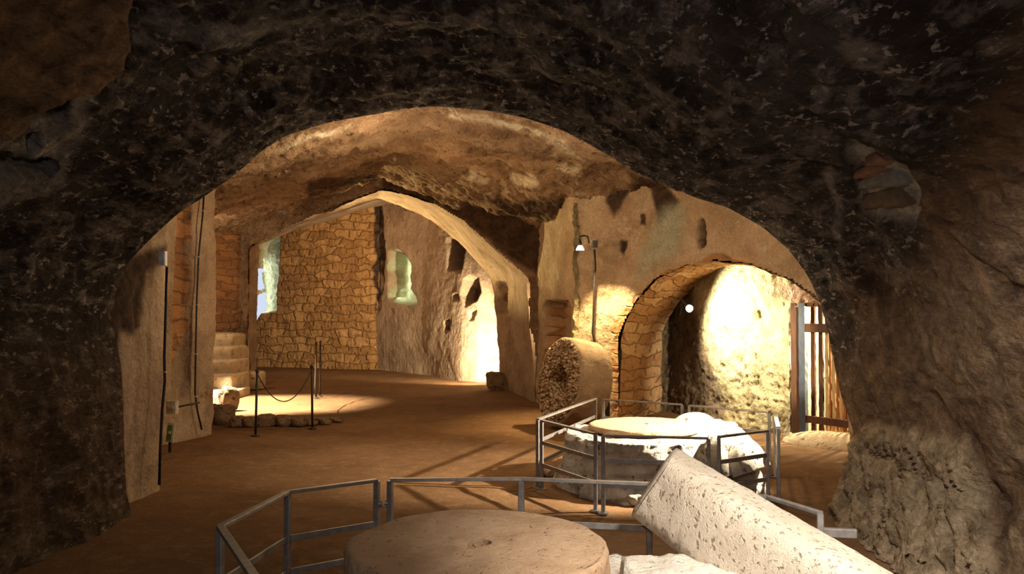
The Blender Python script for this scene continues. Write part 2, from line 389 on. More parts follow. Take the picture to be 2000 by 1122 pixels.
def loft(name, A, Bc, nrow, mat, amps, seed=1, zones=(), inward=None, pushes=(), wob=5, swap=False):
    """surface between two matching 3D curves"""
    t = np.linspace(0, 1, nrow)[None, :, None]
    P = A[:, None] * (1 - t) + Bc[:, None] * t
    du = np.gradient(P, axis=0); dv = np.gradient(P, axis=1); N = np.cross(du, dv); N /= np.linalg.norm(N, axis=2)[..., None] + 1e-9
    c = np.array(inward, float); sgn = np.sign(((c - P) * N).sum(-1, keepdims=True)); N = N * sgn
    D = rock(P, amps, seed); B0 = P.copy()
    for poly, dep, f in pushes: D = D - dep * masks(B0, [(poly, f)], wob, seed + 2)[0]
    P = P + N * D[..., None]
    s = np.r_[0, np.cumsum(np.linalg.norm(np.diff(A, axis=0), axis=1))]; r = np.linalg.norm(Bc - A, axis=1).mean() * np.linspace(0, 1, nrow)
    uv = np.stack(np.broadcast_arrays(s[:, None], r[None]), -1)
    if swap: uv = uv[..., ::-1].copy()
    return struct(grid_obj(name, P, mat, uv, zonemap(B0, zones, seed=seed)))

# ================================================================ SETTING
# ---- floor
xs = np.arange(-10, 8.01, 0.05); ys = np.arange(-2, 27, 0.05)
P = np.zeros((len(xs), len(ys), 3)); P[..., 0] = xs[:, None]; P[..., 1] = ys[None]
P[..., 2] = fbm(P, 0.8, 3, 4) * 0.018 + fbm(P, 5, 3, 8) * 0.008 - 0.012
struct(grid_obj('floor', P, M['floor'], P[..., :2].copy()))

# ---- front tunnel / sooty arch
prof_px = [(262, 1012), (250, 960), (246, 880), (244, 790), (240, 720), (226, 650), (224, 610), (232, 560), (248, 520), (300, 466), (350, 420), (400, 388), (450, 352), (478, 330),
    (510, 300), (560, 268), (640, 243), (740, 225), (800, 214), (860, 211), (950, 219), (1020, 232), (1100, 258), (1180, 302), (1240, 340), (1300, 366),
    (1360, 390), (1420, 408), (1490, 448), (1540, 492), (1575, 540), (1598, 590), (1615, 650), (1628, 720), (1640, 775), (1658, 825), (1668, 860), (1656, 905), (1640, 960), (1632, 985), (1626, 1012)]
YA = 7.0
prof = np.array([at(x, y, YA) for x, y in prof_px])
prof[0, 2] = -0.05; prof[-1, 2] = -0.05
pr, s = resample(prof, 0.02); pr = smooth1(pr, 4)
ysr = np.r_[np.linspace(7.0, 3.4, 170), np.linspace(3.3, -1.8, 60)]
cen = np.array([0.0, 0, 0.9])
P = np.zeros((len(pr), len(ysr) + 30, 3)); back = np.linspace(0.0, 1.0, 31)[1:][::-1]
for j, b in enumerate(back):      # rear face of the arch, facing the main chamber
    q = cen + (pr - cen) * (1 + 0.75 * b ** 1.3); P[:, j] = q; P[:, j, 1] = YA + 0.25 * min(1, b * 4) ; P[:, j, 2] = np.where(pr[:, 2] < 0.02, pr[:, 2], q[:, 2])
for j, y in enumerate(ysr):
    k = j + 30; g = 1 + 0.012 * (YA - y) ** 1.0 - 0.0
    e = 0.10 * math.exp(-(YA - y) / 0.12)
    q = cen + (pr - cen) * (g + e * 0.12); P[:, k] = q; P[:, k, 1] = y; P[:, k, 2] = np.where(pr[:, 2] < 0.05, pr[:, 2], q[:, 2])
du_ = np.gradient(P, axis=0); dv_ = np.gradient(P, axis=1); N = np.cross(du_, dv_); N /= np.linalg.norm(N, axis=2)[..., None] + 1e-9
inw = np.zeros_like(P); inw[..., 0] = -P[..., 0]; inw[..., 2] = 1.2 - P[..., 2]
sg = np.sign((inw * N).sum(-1, keepdims=True)); sg[:, :30] = 0; N = N * sg
B0 = P.copy()
wt = np.clip((YA - P[..., 1]) / 1.2, 0.12, 1.0)
D = fbm(P, 0.9, 2, 11) * 0.13 * wt + fbm(P, 3.2, 3, 12) * 0.055 * np.clip(wt * 1.5, 0.25, 1) + fbm(P * np.array([1, 0.6, 1]), 11.0, 3, 13, True) * 0.022
slab = [(-200, -200), (300, -200), (240, 30), (246, 72), (225, 120), (168, 165), (110, 180), (70, 205), (40, 240), (-200, 400)]
slabR = [(1560, 150), (1600, 190), (1650, 250), (1700, 285), (1735, 312), (1775, 322), (1800, 385), (1806, 430), (2200, 700), (2200, -200), (1500, -200)]
nicheL = [(-80, 296), (20, 296), (22, 318), (108, 318), (114, 340), (104, 348), (12, 346), (-80, 345)]
nicheL2 = [(84, 198), (128, 196), (130, 236), (84, 236)]
nicheL3 = [(54, 268), (78, 262), (76, 295), (54, 300)]
nicheR = [(1652, 262), (1700, 288), (1732, 314), (1772, 322), (1796, 380), (1788, 430), (1768, 462), (1760, 448), (1660, 440), (1650, 415), (1662, 400), (1652, 360)]
rockR = [(1640, 1300), (1620, 1010), (1640, 960), (1668, 880), (1692, 822), (1760, 828), (1830, 838), (1900, 860), (1950, 940), (1962, 1030), (1985, 1300)]
for poly, dep, f, wb in ((slab, -0.10, 10, 5), (slabR, -0.03, 8, 6), (nicheL, 0.40, 5, 3), (nicheL2, 0.10, 8, 3), (nicheL3, 0.1, 6, 2), (nicheR, 0.07, 7, 5), (rockR, -0.10, 25, 12)):
    D = D - dep * masks(B0, [(poly, f)], wb, 31)[0]
mk = masks(B0, [(rockR, 20)], 12, 31)[0]
D = D + mk * (fbm(np.stack([B0[..., 0], (B0[..., 1] - 0.6 * B0[..., 2]) * 1.5, (B0[..., 2] + 0.6 * B0[..., 1]) * 0.33], -1), 9.0, 3, 66, True) * 0.075 + fbm(B0, 2.2, 2, 67) * 0.05)
P = P + N * D[..., None]
Z = np.zeros(P.shape[:2] + (3,))
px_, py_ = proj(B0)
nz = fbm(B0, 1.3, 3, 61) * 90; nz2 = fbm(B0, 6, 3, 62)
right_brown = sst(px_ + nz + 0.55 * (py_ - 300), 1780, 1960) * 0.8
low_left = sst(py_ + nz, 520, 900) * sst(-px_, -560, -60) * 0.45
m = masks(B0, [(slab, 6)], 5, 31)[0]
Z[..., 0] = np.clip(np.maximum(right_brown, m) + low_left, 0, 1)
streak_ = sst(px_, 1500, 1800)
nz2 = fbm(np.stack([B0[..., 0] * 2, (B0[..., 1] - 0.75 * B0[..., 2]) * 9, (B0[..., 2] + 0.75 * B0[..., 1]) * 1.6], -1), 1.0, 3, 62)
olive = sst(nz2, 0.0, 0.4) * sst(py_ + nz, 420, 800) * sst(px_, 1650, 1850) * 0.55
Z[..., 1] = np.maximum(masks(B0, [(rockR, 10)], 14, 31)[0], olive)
Z[..., 2] = np.maximum.reduce([masks(B0, [(nicheR, 5)], 6, 31)[0] * 0.95, masks(B0, [([(60, 262), (100, 262), (128, 290), (118, 320), (60, 310)], 6)], 8, 33)[0] * 0.7, masks(B0, [([(-50, 262), (60, 225), (130, 180), (190, 155), (150, 300), (130, 380), (60, 400), (-50, 400)], 12)], 10, 39)[0] * 0.38,
    masks(B0, [([(0, 350), (70, 352), (60, 388), (0, 392)], 10)], 10, 35)[0] * 0.3, masks(B0, [([(128, 175), (186, 155), (160, 300), (120, 330)], 12)], 12, 36)[0] * 0.25,
    masks(B0, [([(1652, 835), (1676, 880), (1652, 985), (1634, 975)], 6)], 4, 41)[0] * 0.6, masks(B0, [([(260, 15), (560, 40), (600, 60), (480, 85), (300, 60)], 14)], 20, 37)[0] * 0.35, masks(B0, [([(1590, 350), (1610, 350), (1640, 480), (1620, 480)], 8)], 12, 38)[0] * 0.4])
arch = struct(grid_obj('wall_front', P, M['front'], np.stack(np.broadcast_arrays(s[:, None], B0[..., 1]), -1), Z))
# tunnel end behind the visitor
wall('wall_rear', [(-5, -1.7), (5, -1.7)], -0.05, 5, 0.2, 0.2, 1, M['front'], seed=40)

# bricks and stones set in the broken patch of the right side
def pebble(name, c, dims, mat, seed, parent=None, rot=0.0, boxy=0.55, amp=0.12, n=24, tag_=None, tilt=0.0):
    """rounded block; boxy 1 = ellipsoid, small = box"""
    u = np.linspace(0, 2 * np.pi, n * 2, endpoint=False); v = np.linspace(-np.pi / 2, np.pi / 2, n)
    sp = lambda x, e: np.sign(x) * np.abs(x) ** e
    X = sp(np.cos(u)[:, None], boxy) * sp(np.cos(v)[None], boxy); Yy = sp(np.sin(u)[:, None], boxy) * sp(np.cos(v)[None], boxy); Zz = np.broadcast_to(sp(np.sin(v)[None], boxy), X.shape)
    Q = np.stack([X, Yy, Zz], -1); q = Q * np.array(dims) / 2 / max(dims)
    d = 1 + amp * fbm(q + seed * 3.7, 4.0, 3, seed) + amp * 0.5 * fbm(q + seed, 11.0, 2, seed)
    Q = Q * np.array(dims) / 2 * d[..., None]
    ca, sa = math.cos(tilt), math.sin(tilt); Q = np.stack([Q[..., 0] * ca + Q[..., 2] * sa, Q[..., 1], -Q[..., 0] * sa + Q[..., 2] * ca], -1)
    ca, sa = math.cos(rot), math.sin(rot); Q = np.stack([Q[..., 0] * ca - Q[..., 1] * sa, Q[..., 0] * sa + Q[..., 1] * ca, Q[..., 2]], -1)
    o = grid_obj(name, Q, mat, None, None, None, parent, closed=True); o.location = tuple(c); return o
def surf_y(px, py):      # depth at which the ray meets the front tunnel
    d2 = (px_ - px) ** 2 + (py_ - py) ** 2 + (B0[..., 1] > 6.99) * 1e6
    i = np.unravel_index(np.argmin(d2), d2.shape); return P[i]
for (cx, cy, w_, h_, mt, tl) in ((1688, 366, 0.20, 0.055, 'redbrick', 0.08), (1690, 386, 0.20, 0.06, 'greybrick', 0.1), (1708, 342, 0.13, 0.06, 'redbrick', 0.1), (1735, 374, 0.16, 0.11, 'greybrick', 0.05), (1700, 420, 0.27, 0.10, 'brownstone', 0.07), (1738, 408, 0.16, 0.11, 'brownstone', 0.07)):
    p = surf_y(cx, cy); o = pebble('brick', p, (0.14, w_ * 1.6, h_), M[mt], int(cx + cy), arch, 0.0, 0.35, 0.05, 16, None)

# ---- left pier and left wall
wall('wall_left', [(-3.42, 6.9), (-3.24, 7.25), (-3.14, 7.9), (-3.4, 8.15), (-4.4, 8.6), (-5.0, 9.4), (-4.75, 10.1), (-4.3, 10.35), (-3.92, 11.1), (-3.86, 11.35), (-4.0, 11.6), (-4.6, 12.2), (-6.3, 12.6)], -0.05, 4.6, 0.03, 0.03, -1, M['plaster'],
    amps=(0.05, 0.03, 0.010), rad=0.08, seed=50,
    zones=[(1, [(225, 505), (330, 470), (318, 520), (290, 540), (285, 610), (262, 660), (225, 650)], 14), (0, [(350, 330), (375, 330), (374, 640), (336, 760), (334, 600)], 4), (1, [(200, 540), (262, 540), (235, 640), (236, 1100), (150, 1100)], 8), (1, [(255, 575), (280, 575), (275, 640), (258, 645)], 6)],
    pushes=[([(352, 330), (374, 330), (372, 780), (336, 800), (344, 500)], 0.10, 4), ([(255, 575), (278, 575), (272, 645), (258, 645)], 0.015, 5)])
# back of the stair recess
wall('wall_stair', [(-8.5, 12.4), (-8.5, 17.6), (-7.0, 18.2), (-5.9, 18.8), (-5.6, 19.2)], -0.05, 5.2, 0.05, 0.05, -1, M['plaster'], amps=(0.1, 0.05, 0.02), seed=52,
    zones=[(0, [(400, 330), (470, 330), (470, 760), (400, 760)], 3)])

# ---- second arch (partition) with deep soffit
LA, LB = (-5.72, 18.5), (0.42, 15.2)
open_px = [(486, 1000), (486, 760), (486, 620), (486, 484), (540, 458), (600, 428), (680, 396), (745, 370), (800, 382), (850, 400), (905, 432), (950, 470), (985, 500), (1012, 522), (1028, 545), (1036, 620), (1043, 700), (1048, 800), (1052, 1000)]
def ext(a, b, t): return (a[0] + (b[0] - a[0]) * t, a[1] + (b[1] - a[1]) * t)
wall('wall_middle', [ext(LA, LB, -0.012), ext(LA, LB, 1.03)], -0.05, 5.2, 0.03, 0.03, -1, M['ceiling'], amps=(0.03, 0.05, 0.025), seed=55, wob=4,
    cuts=[open_px], zones=[(0, [(740, 300), (745, 372), (850, 400), (905, 432), (1025, 530), (1100, 560), (1110, 380), (900, 330)], 10), (1, [(488, 380), (580, 350), (560, 420), (490, 400)], 8)])
fc = np.array([online(x, y, LA, LB) for x, y in open_px]); fc[0, 2] = fc[-1, 2] = -0.05
fcr, _ = resample(fc, 0.04); fcr = smooth1(fcr, 2)
tt = np.clip((fcr[:, 0] + 5.5) / 6.0, 0, 1)
bc = fcr.copy(); bc[:, 0] += -0.35 * (1 - tt) * 1.0 - 0.60 * tt ** 2 - 0.1 * tt; bc[:, 1] += 1.0 + 1.75 * tt
bc[:, 2] = fcr[:, 2] + np.where(fcr[:, 2] > 0, 0.02, 0)
loft('trim_1', fcr, bc, 60, M['plaster'], (0.05, 0.03, 0.012), 57, inward=(-2.6, 17.5, 1.6),
    zones=[(0, [(470, 300), (500, 300), (500, 800), (470, 800)], 2)],
    pushes=[([(966, 560), (974, 549), (988, 552), (990, 575), (992, 614), (968, 614), (970, 585)], 0.22, 4), ([(950, 556), (958, 560), (960, 600), (952, 600)], 0.1, 3), ([(1022, 640), (1030, 640), (1030, 668), (1024, 668)], 0.06, 3)])

# ---- back chamber walls
BR = [(500, 578), (507, 572), (508, 604), (503, 614), (498, 628), (497, 600)]
BR2 = [(502, 527), (505, 527), (504, 562), (501, 566)]
nwin = [(508, 470), (546, 462), (545, 500), (541, 560), (539, 608), (508, 614), (499, 630), (499, 560), (503, 520)]
struct_w = wall('wall_back', [(-10.5, 19.0), (-9.2, 24.9), (-3.52, 23.0)], -0.05, 5.6, 0.035, 0.035, -1, M['brickwall'], amps=(0.06, 0.05, 0.03), rad=0.02, seed=60, wob=3,
    pushes=[(nwin, 0.30, 8), ([(727, 380), (745, 380), (745, 730), (727, 730)], 0.05, 6)], cuts=[BR, BR2],
    zones=[(0, None, 1.0), (0, nwin, -5), (2, nwin, 5), (1, [(730, 380), (748, 380), (744, 500), (740, 600), (732, 620)], 2)])
nG = [(757, 492), (772, 487), (792, 500), (800, 520), (799, 540), (803, 552), (800, 566), (812, 582), (812, 596), (800, 602), (765, 590), (756, 580), (758, 540)]
nS = [(872, 465), (911, 467), (909, 490), (898, 532), (874, 528)]
nR = [(905, 545), (918, 536), (934, 540), (938, 570), (928, 590), (906, 598), (900, 580)]
wall('wall_right_back', [(-4.0, 23.62), (-2.2, 21.3), (-1.15, 19.55), (-0.75, 19.2), (0.3, 19.2), (1.2, 18.6), (1.6, 17.0)], -0.05, 5.6, 0.03, 0.03, -1, M['plaster'], amps=(0.05, 0.018, 0.008), rad=0.1, seed=62, wob=4,
    pushes=[(nG, 0.50, 6), (nS, 0.35, 4), (nR, 0.30, 6), ([(868, 628), (876, 626), (877, 645), (868, 652)], 0.25, 3), ([(882, 578), (894, 574), (896, 586), (884, 588)], 0.2, 3), ([(914, 610), (930, 606), (926, 626), (918, 626)], 0.15, 3),
            ([(738, 400), (748, 400), (752, 500), (745, 600), (736, 620)], 0.12, 3)],
    zones=[(2, nG, 4), (1, nR, 8), (1, nS, 8), (1, [(738, 400), (747, 400), (750, 500), (742, 600), (737, 620)], 2), (1, [(866, 626), (878, 624), (878, 640), (866, 650)], 2)])  # green zone puts the niche's greenish daylight into the plaster colour
q = online(762, 545, (-4.0, 23.62), (-2.2, 21.3)) + np.array([0.22, 0.17, 0]); area(tuple(q), (q[0] + 0.6, q[1] - 0.55, q[2] - 0.05), 10, (0.92, 1.0, 0.72), 0.15, 1.2)
q = online(503, 560, (-9.2, 24.9), (-3.52, 23.0)) + np.array([0.12, 0.10, 0]); area(tuple(q), (q[0] + 1, q[1] + 0.05, q[2]), 6, (0.92, 1.0, 0.84), 0.12, 1.6)
# back chamber vault
xs = np.arange(-10.5, 1.6, 0.08); ys = np.arange(16.5, 25.6, 0.08)
P2 = np.zeros((len(xs), len(ys), 3)); P2[..., 0] = xs[:, None]; P2[..., 1] = ys[None]
P2[..., 2] = 4.35 - 0.22 * np.clip(-3.3 - P2[..., 0], 0, 9) - 0.10 * np.clip(P2[..., 0] + 3.3, 0, 9) ** 1.6 + fbm(P2, 1, 3, 70) * 0.08
kx, ky = proj(P2)
cr = (P2[..., 1] > LA[1] + (LB[1] - LA[1]) * (P2[..., 0] - LA[0]) / (LB[0] - LA[0]) + 0.3)
struct(grid_obj('ceiling_back', P2, M['plaster'], P2[..., :2].copy(), None, cr))

# ---- main chamber vault
xs = np.arange(-9.5, 5.6, 0.035); ys = np.arange(7.0, 19.6, 0.033)
P3 = np.zeros((len(xs), len(ys), 3)); P3[..., 0] = xs[:, None]; P3[..., 1] = ys[None]
Yc = P3[..., 1]; Xr = np.interp(Yc, [7, 10.5, 16.8, 19], [-0.6, -1.24, -2.57, -3.0]); zr = np.interp(Yc, [7, 10, 16.8, 19], [3.85, 3.92, 4.2, 4.2])
sr = np.interp(Yc, [7, 12, 13.5, 16], [0.15, 0.18, 0.29, 0.41]); dl = np.clip(Xr - P3[..., 0], 0, 20); dr = np.clip(P3[..., 0] - Xr, 0, 20)
crease = fbm(P3, 0.7, 2, 77) * 0.1
P3[..., 2] = zr - 0.26 * dl - sr * dr + crease + fbm(P3 * np.array([1, 1.6, 1]), 2.4, 3, 78) * 0.08 - fbm(P3 * np.array([1, 0.7, 1]), 1.5, 4, 83, True) * 0.09 - fbm(P3, 6, 4, 79, True) * 0.08 + fbm(P3, 14, 2, 85) * 0.025
P3[..., 2] -= 0.12 * np.exp(-((Yc - (11.6 + 0.35 * P3[..., 0])) / 0.35) ** 2) * (P3[..., 0] < -1)     # ledge lines on the left
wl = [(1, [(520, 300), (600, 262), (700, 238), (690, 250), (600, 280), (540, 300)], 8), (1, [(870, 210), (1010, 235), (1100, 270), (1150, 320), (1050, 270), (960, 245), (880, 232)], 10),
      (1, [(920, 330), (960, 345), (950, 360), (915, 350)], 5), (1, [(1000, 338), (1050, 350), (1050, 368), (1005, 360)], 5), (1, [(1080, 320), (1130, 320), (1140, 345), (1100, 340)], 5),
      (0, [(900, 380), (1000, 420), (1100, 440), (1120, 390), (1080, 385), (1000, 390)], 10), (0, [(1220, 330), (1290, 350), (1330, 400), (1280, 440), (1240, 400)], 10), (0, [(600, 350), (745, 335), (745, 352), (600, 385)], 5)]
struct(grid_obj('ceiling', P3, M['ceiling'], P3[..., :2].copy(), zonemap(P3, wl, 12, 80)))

# ---- right wall, pier and W wall with the big side arch
WA, WB = (1.52, 12.6), (3.62, 9.9)
arch_px = [(1207, 1100), (1209, 760), (1210, 660), (1222, 620), (1245, 585), (1285, 545), (1340, 520), (1400, 510), (1470, 519), (1545, 549), (1590, 578), (1625, 625), (1650, 700), (1670, 1100)]
wall('wall_right', [(0.40, 15.3), (0.62, 14.6), (0.75, 13.9), (0.80, 13.4), (0.98, 12.95), (1.25, 12.75), WA, (2.5, 11.35), WB, (4.5, 8.6), (4.5, 7.2)], -0.05, 4.6, 0.025, 0.025, -1, M['right'],
    amps=(0.05, 0.04, 0.015), rad=0.10, seed=90, wob=4, cuts=[arch_px],
    pushes=[([(1060, 600), (1066, 588), (1108, 588), (1114, 600), (1112, 676), (1062, 680)], 0.30, 5), ([(1362, 430), (1375, 424), (1381, 440), (1380, 480), (1368, 486), (1362, 470)], 0.15, 4),
            ([(1210, 470), (1216, 465), (1222, 480), (1214, 500)], 0.03, 3)],
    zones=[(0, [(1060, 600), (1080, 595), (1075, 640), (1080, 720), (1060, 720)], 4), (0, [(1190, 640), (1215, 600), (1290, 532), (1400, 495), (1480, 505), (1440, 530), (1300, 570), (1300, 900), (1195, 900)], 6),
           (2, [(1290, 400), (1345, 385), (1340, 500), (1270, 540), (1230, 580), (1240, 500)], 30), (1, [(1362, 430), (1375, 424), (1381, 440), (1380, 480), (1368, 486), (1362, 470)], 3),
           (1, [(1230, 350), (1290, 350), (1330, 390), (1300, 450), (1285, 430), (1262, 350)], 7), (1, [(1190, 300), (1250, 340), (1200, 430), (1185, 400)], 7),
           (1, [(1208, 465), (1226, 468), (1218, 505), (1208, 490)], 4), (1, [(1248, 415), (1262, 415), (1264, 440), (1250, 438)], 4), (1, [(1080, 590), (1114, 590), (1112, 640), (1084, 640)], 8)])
fa = np.array([online(x, y, WA, WB) for x, y in arch_px]); fa[0, 2] = fa[-1, 2] = -0.05
far_, _ = resample(fa, 0.03); far_ = smooth1(far_, 2); ba = far_ + np.array([0.80, 1.08, -0.02]); ba[:, 2] = np.maximum(ba[:, 2], -0.05)
loft('trim_2', far_, ba, 50, M['right'], (0.03, 0.03, 0.014), 92, inward=(3.3, 11.9, 1.0), zones=[(0, None, 1.0)], swap=True)
# alcove
door_px = [(1546, 604), (1720, 596), (1720, 900), (1546, 872)]
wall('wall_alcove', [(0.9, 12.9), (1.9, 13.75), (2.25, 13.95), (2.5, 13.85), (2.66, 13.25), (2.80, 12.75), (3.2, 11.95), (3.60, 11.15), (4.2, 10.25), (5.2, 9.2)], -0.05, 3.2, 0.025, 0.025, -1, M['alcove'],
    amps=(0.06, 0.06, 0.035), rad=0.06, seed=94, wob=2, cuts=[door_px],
    zones=[(0, [(1280, 550), (1352, 550), (1368, 640), (1400, 720), (1420, 800), (1420, 900), (1280, 900)], 16), (1, [(1515, 555), (1660, 555), (1660, 606), (1550, 606)], 8)],  # first zone paints the jamb's shadow into the left rock colour
    pushes=[([(1472, 605), (1484, 605), (1480, 625), (1474, 625)], 0.08, 4)])
xs = np.arange(1.5, 6.2, 0.06); ys = np.arange(8.4, 15, 0.06); P4 = np.zeros((len(xs), len(ys), 3)); P4[..., 0] = xs[:, None]; P4[..., 1] = ys[None]
P4[..., 2] = 2.45 + fbm(P4, 2, 3, 96) * 0.06
behind = ((P4[..., 0] - WA[0]) * 2.7 + (P4[..., 1] - WA[1]) * 2.1) > 0.5
struct(grid_obj('ceiling_alcove', P4, M['ceiling'], P4[..., :2].copy(), None, behind))
# lit passage behind the slatted gate
wall('wall_passage', [(3.7, 11.6), (4.8, 12.4), (6.4, 11.5), (6.6, 8.4)], -0.05, 3.0, 0.08, 0.08, -1, M['alcove'], amps=(0.05, 0.03, 0.01), seed=97)
point((4.85, 11.2, 1.5), 1500, (1.0, 0.82, 0.45), 0.1)

# ================================================================ THINGS
# ---- sandy sill in front of the gate
def mound(name, c, rx, ry, h, mat, seed, rot=0, n=60, amp=0.12, pw=2.2, flat=0.0):
    r = np.linspace(0, 1, n // 2)[None]; a = np.linspace(0, 2 * np.pi, n * 2, endpoint=False)[:, None]
    X = r * np.cos(a); Yv = r * np.sin(a)
    hh = (1 - r ** pw) * np.ones_like(a)
    Q = np.stack([X * rx, Yv * ry, hh * h], -1)
    nn = fbm(Q + seed, 2.5, 4, seed); Q[..., 2] += nn * amp * h * (r < 0.999) ; k = 1 + 0.12 * nn * r; Q[..., 0] *= k; Q[..., 1] *= k
    Q[..., 2] = np.where(r >= 0.999, -0.03, Q[..., 2])
    cr_, sr_ = math.cos(rot), math.sin(rot); Q = np.stack([Q[..., 0] * cr_ - Q[..., 1] * sr_, Q[..., 0] * sr_ + Q[..., 1] * cr_, Q[..., 2]], -1)
    o = grid_obj(name, Q, mat, Q[..., :2].copy(), None, None, None, closed=True); o.location = tuple(c); return o
tag(mound('rock_sill', (3.95, 10.35, 0), 0.85, 0.32, 0.16, M['step'], 3, -0.9, pw=3), 'low sandy rock sill at the foot of the slatted wooden gate', 'rock')

# ---- slatted gate in the alcove doorway
DA, DB = np.array([3.66, 11.02]), np.array([4.45, 9.85])
def dpt(px, py): return online(px, py, DA, DB)
def dcol(px, z): q = dpt(px, 700); return Vector((q[0], q[1], z))
gate = empty('slatted_gate', (3.9, 10.5, 0), 'tall wooden gate of spaced vertical slats in the right hand alcove doorway', 'gate')
off = (3.9, 10.5, 0)
dn = Vector((DB[1] - DA[1], -(DB[0] - DA[0]), 0)).normalized()
def slat(px0, px1, mat, name='slat', z1=1.72, th=0.03, back=0.0, z0=0.04):
    a = (dcol(px0, z0)); b = dcol(px1, z0); mid = (a + b) / 2 + dn * back; w = (a - b).length
    mb = MB(); ax = (b - a).normalized(); N_ = 24
    V = []; F = []
    for i in range(N_ + 1):
        z = z0 + (z1 - z0) * i / N_; j = lambda: random.uniform(-0.004, 0.004)
        for sx, sy in ((-1, -1), (1, -1), (1, 1), (-1, 1)):
            p = mid + ax * (sx * (w / 2 + j())) + dn * (sy * th / 2); V.append((p.x, p.y, z))
    for i in range(N_):
        F += [(4 * i + k, 4 * i + (k + 1) % 4, 4 * i + 4 + (k + 1) % 4, 4 * i + 4 + k) for k in range(4)]
    F += [(3, 2, 1, 0), tuple(4 * N_ + k for k in range(4))]
    mb.add(V, F); return mb.build(name, M[mat], gate, off=off)
lf = slat(1545, 1566, 'iron_door', 'door_leaf', 1.70, 0.05, -0.02); slat(1566, 1578, 'bluegrey', 'jamb_post', 1.70, 0.06, 0.03)
for a, b, mt in ((1585, 1592.5, 'wood_dark'), (1600, 1608, 'wood_dark'), (1612.5, 1619, 'wood_tan'), (1620.5, 1624, 'wood_red'), (1626, 1632, 'wood_tan'), (1634, 1638, 'wood_red'), (1640, 1646, 'wood_tan'), (1648, 1653, 'wood_red'), (1656, 1662, 'wood_dark'), (1665, 1671, 'wood_tan')):
    slat(a, b, mt)
mb = MB(); zb = dpt(1595, 641)[2]; mb.bar(dcol(1576, zb) + dn * 0.04, dcol(1680, zb) + dn * 0.04, 0.03, 0.11); mb.build('cross_rail', M['wood_dark'], gate, off=off)
mb = MB(); mb.bar(dcol(1576, 0.25) + dn * 0.04, dcol(1680, 0.25) + dn * 0.04, 0.03, 0.09); mb.build('cross_rail', M['wood_dark'], gate, off=off)
mb = MB(); zb = dpt(1600, 738)[2]; mb.tube([dcol(1598, zb + .05) - dn * 0.03, dcol(1603, zb) - dn * 0.04, dcol(1614, zb - 0.01) - dn * 0.03], 0.008); mb.build('latch', M['rust'], gate, off=off)

# ---- disc builder for millstones (lathe with rough rim)
def disc_mesh(R, T, hole, seed, rough=0.012, nu=260, face_amp=0.006, square=False, lump=0.0, rimround=0.03):
    """solid disc, axis +Z, from z=-T/2 to T/2, with a centre hole"""
    a = np.linspace(0, 2 * np.pi, nu, endpoint=False)
    if square:
        hr = hole / np.maximum(np.abs(np.cos(a)), np.abs(np.sin(a)))
    else: hr = np.full(nu, hole)
    rows = []
    def ring(r, z): rows.append((r, z))
    nf = 44
    for t in np.linspace(0, 1, nf): rows.append(('f', t, T / 2))
    for t in np.linspace(0, 1, 6)[1:]:
        rows.append(('c', R - rimround + rimround * math.sin(t * math.pi / 2), T / 2 - rimround + rimround * math.cos(t * math.pi / 2)))
    for t in np.linspace(0, 1, 16)[1:-1]: rows.append(('c', R, T / 2 - rimround - (T - 2 * rimround) * t))
    for t in np.linspace(0, 1, 6):
        rows.append(('c', R - rimround + rimround * math.cos(t * math.pi / 2), -T / 2 + rimround - rimround * math.sin(t * math.pi / 2)))
    for t in np.linspace(1, 0, nf)[1:]: rows.append(('f', t, -T / 2))
    Q = np.zeros((nu, len(rows) + 1, 3))
    for j, (k, v, z) in enumerate(rows):
        r = hr + (R - rimround - hr) * v if k == 'f' else np.full(nu, v)
        Q[:, j, 0] = r * np.cos(a); Q[:, j, 1] = r * np.sin(a); Q[:, j, 2] = z
    Q[:, -1] = Q[:, 0]
    nrm = np.zeros_like(Q); nrm[..., 0] = np.cos(a)[:, None]; nrm[..., 1] = np.sin(a)[:, None]
    isf = np.array([1.0 if k == 'f' else 0.0 for k, _, _ in rows] + [1.0]); sgn = np.array([np.sign(z) for _, _, z in rows] + [1.0])
    nrm[..., :2] *= (1 - isf)[None, :, None]; nrm[..., 2] = (isf * sgn)[None]
    D = fbm(Q + seed, 5, 3, seed) * np.where(isf, face_amp, rough)[None] + fbm(Q + seed, 22, 2, seed + 1) * 0.004
    if lump:
        vo = worley(Q[..., :] * 24, seed); D = D + np.where(isf[None] > 0, (0.55 - vo) * lump, 0)
    return Q + nrm * D[..., None]
def worley(p, seed):
    f = np.floor(p).astype(np.int64); best = np.full(p.shape[:-1], 9.0)
    for i in (-1, 0, 1):
        for j in (-1, 0, 1):
            for k in (-1, 0, 1):
                c = f + np.array([i, j, k]); h = [_h(c[..., 0], c[..., 1], c[..., 2], seed + q) for q in range(3)]
                d = sum((c[..., q] + h[q] - p[..., q]) ** 2 for q in range(3)); best = np.minimum(best, d)
    return np.sqrt(best)

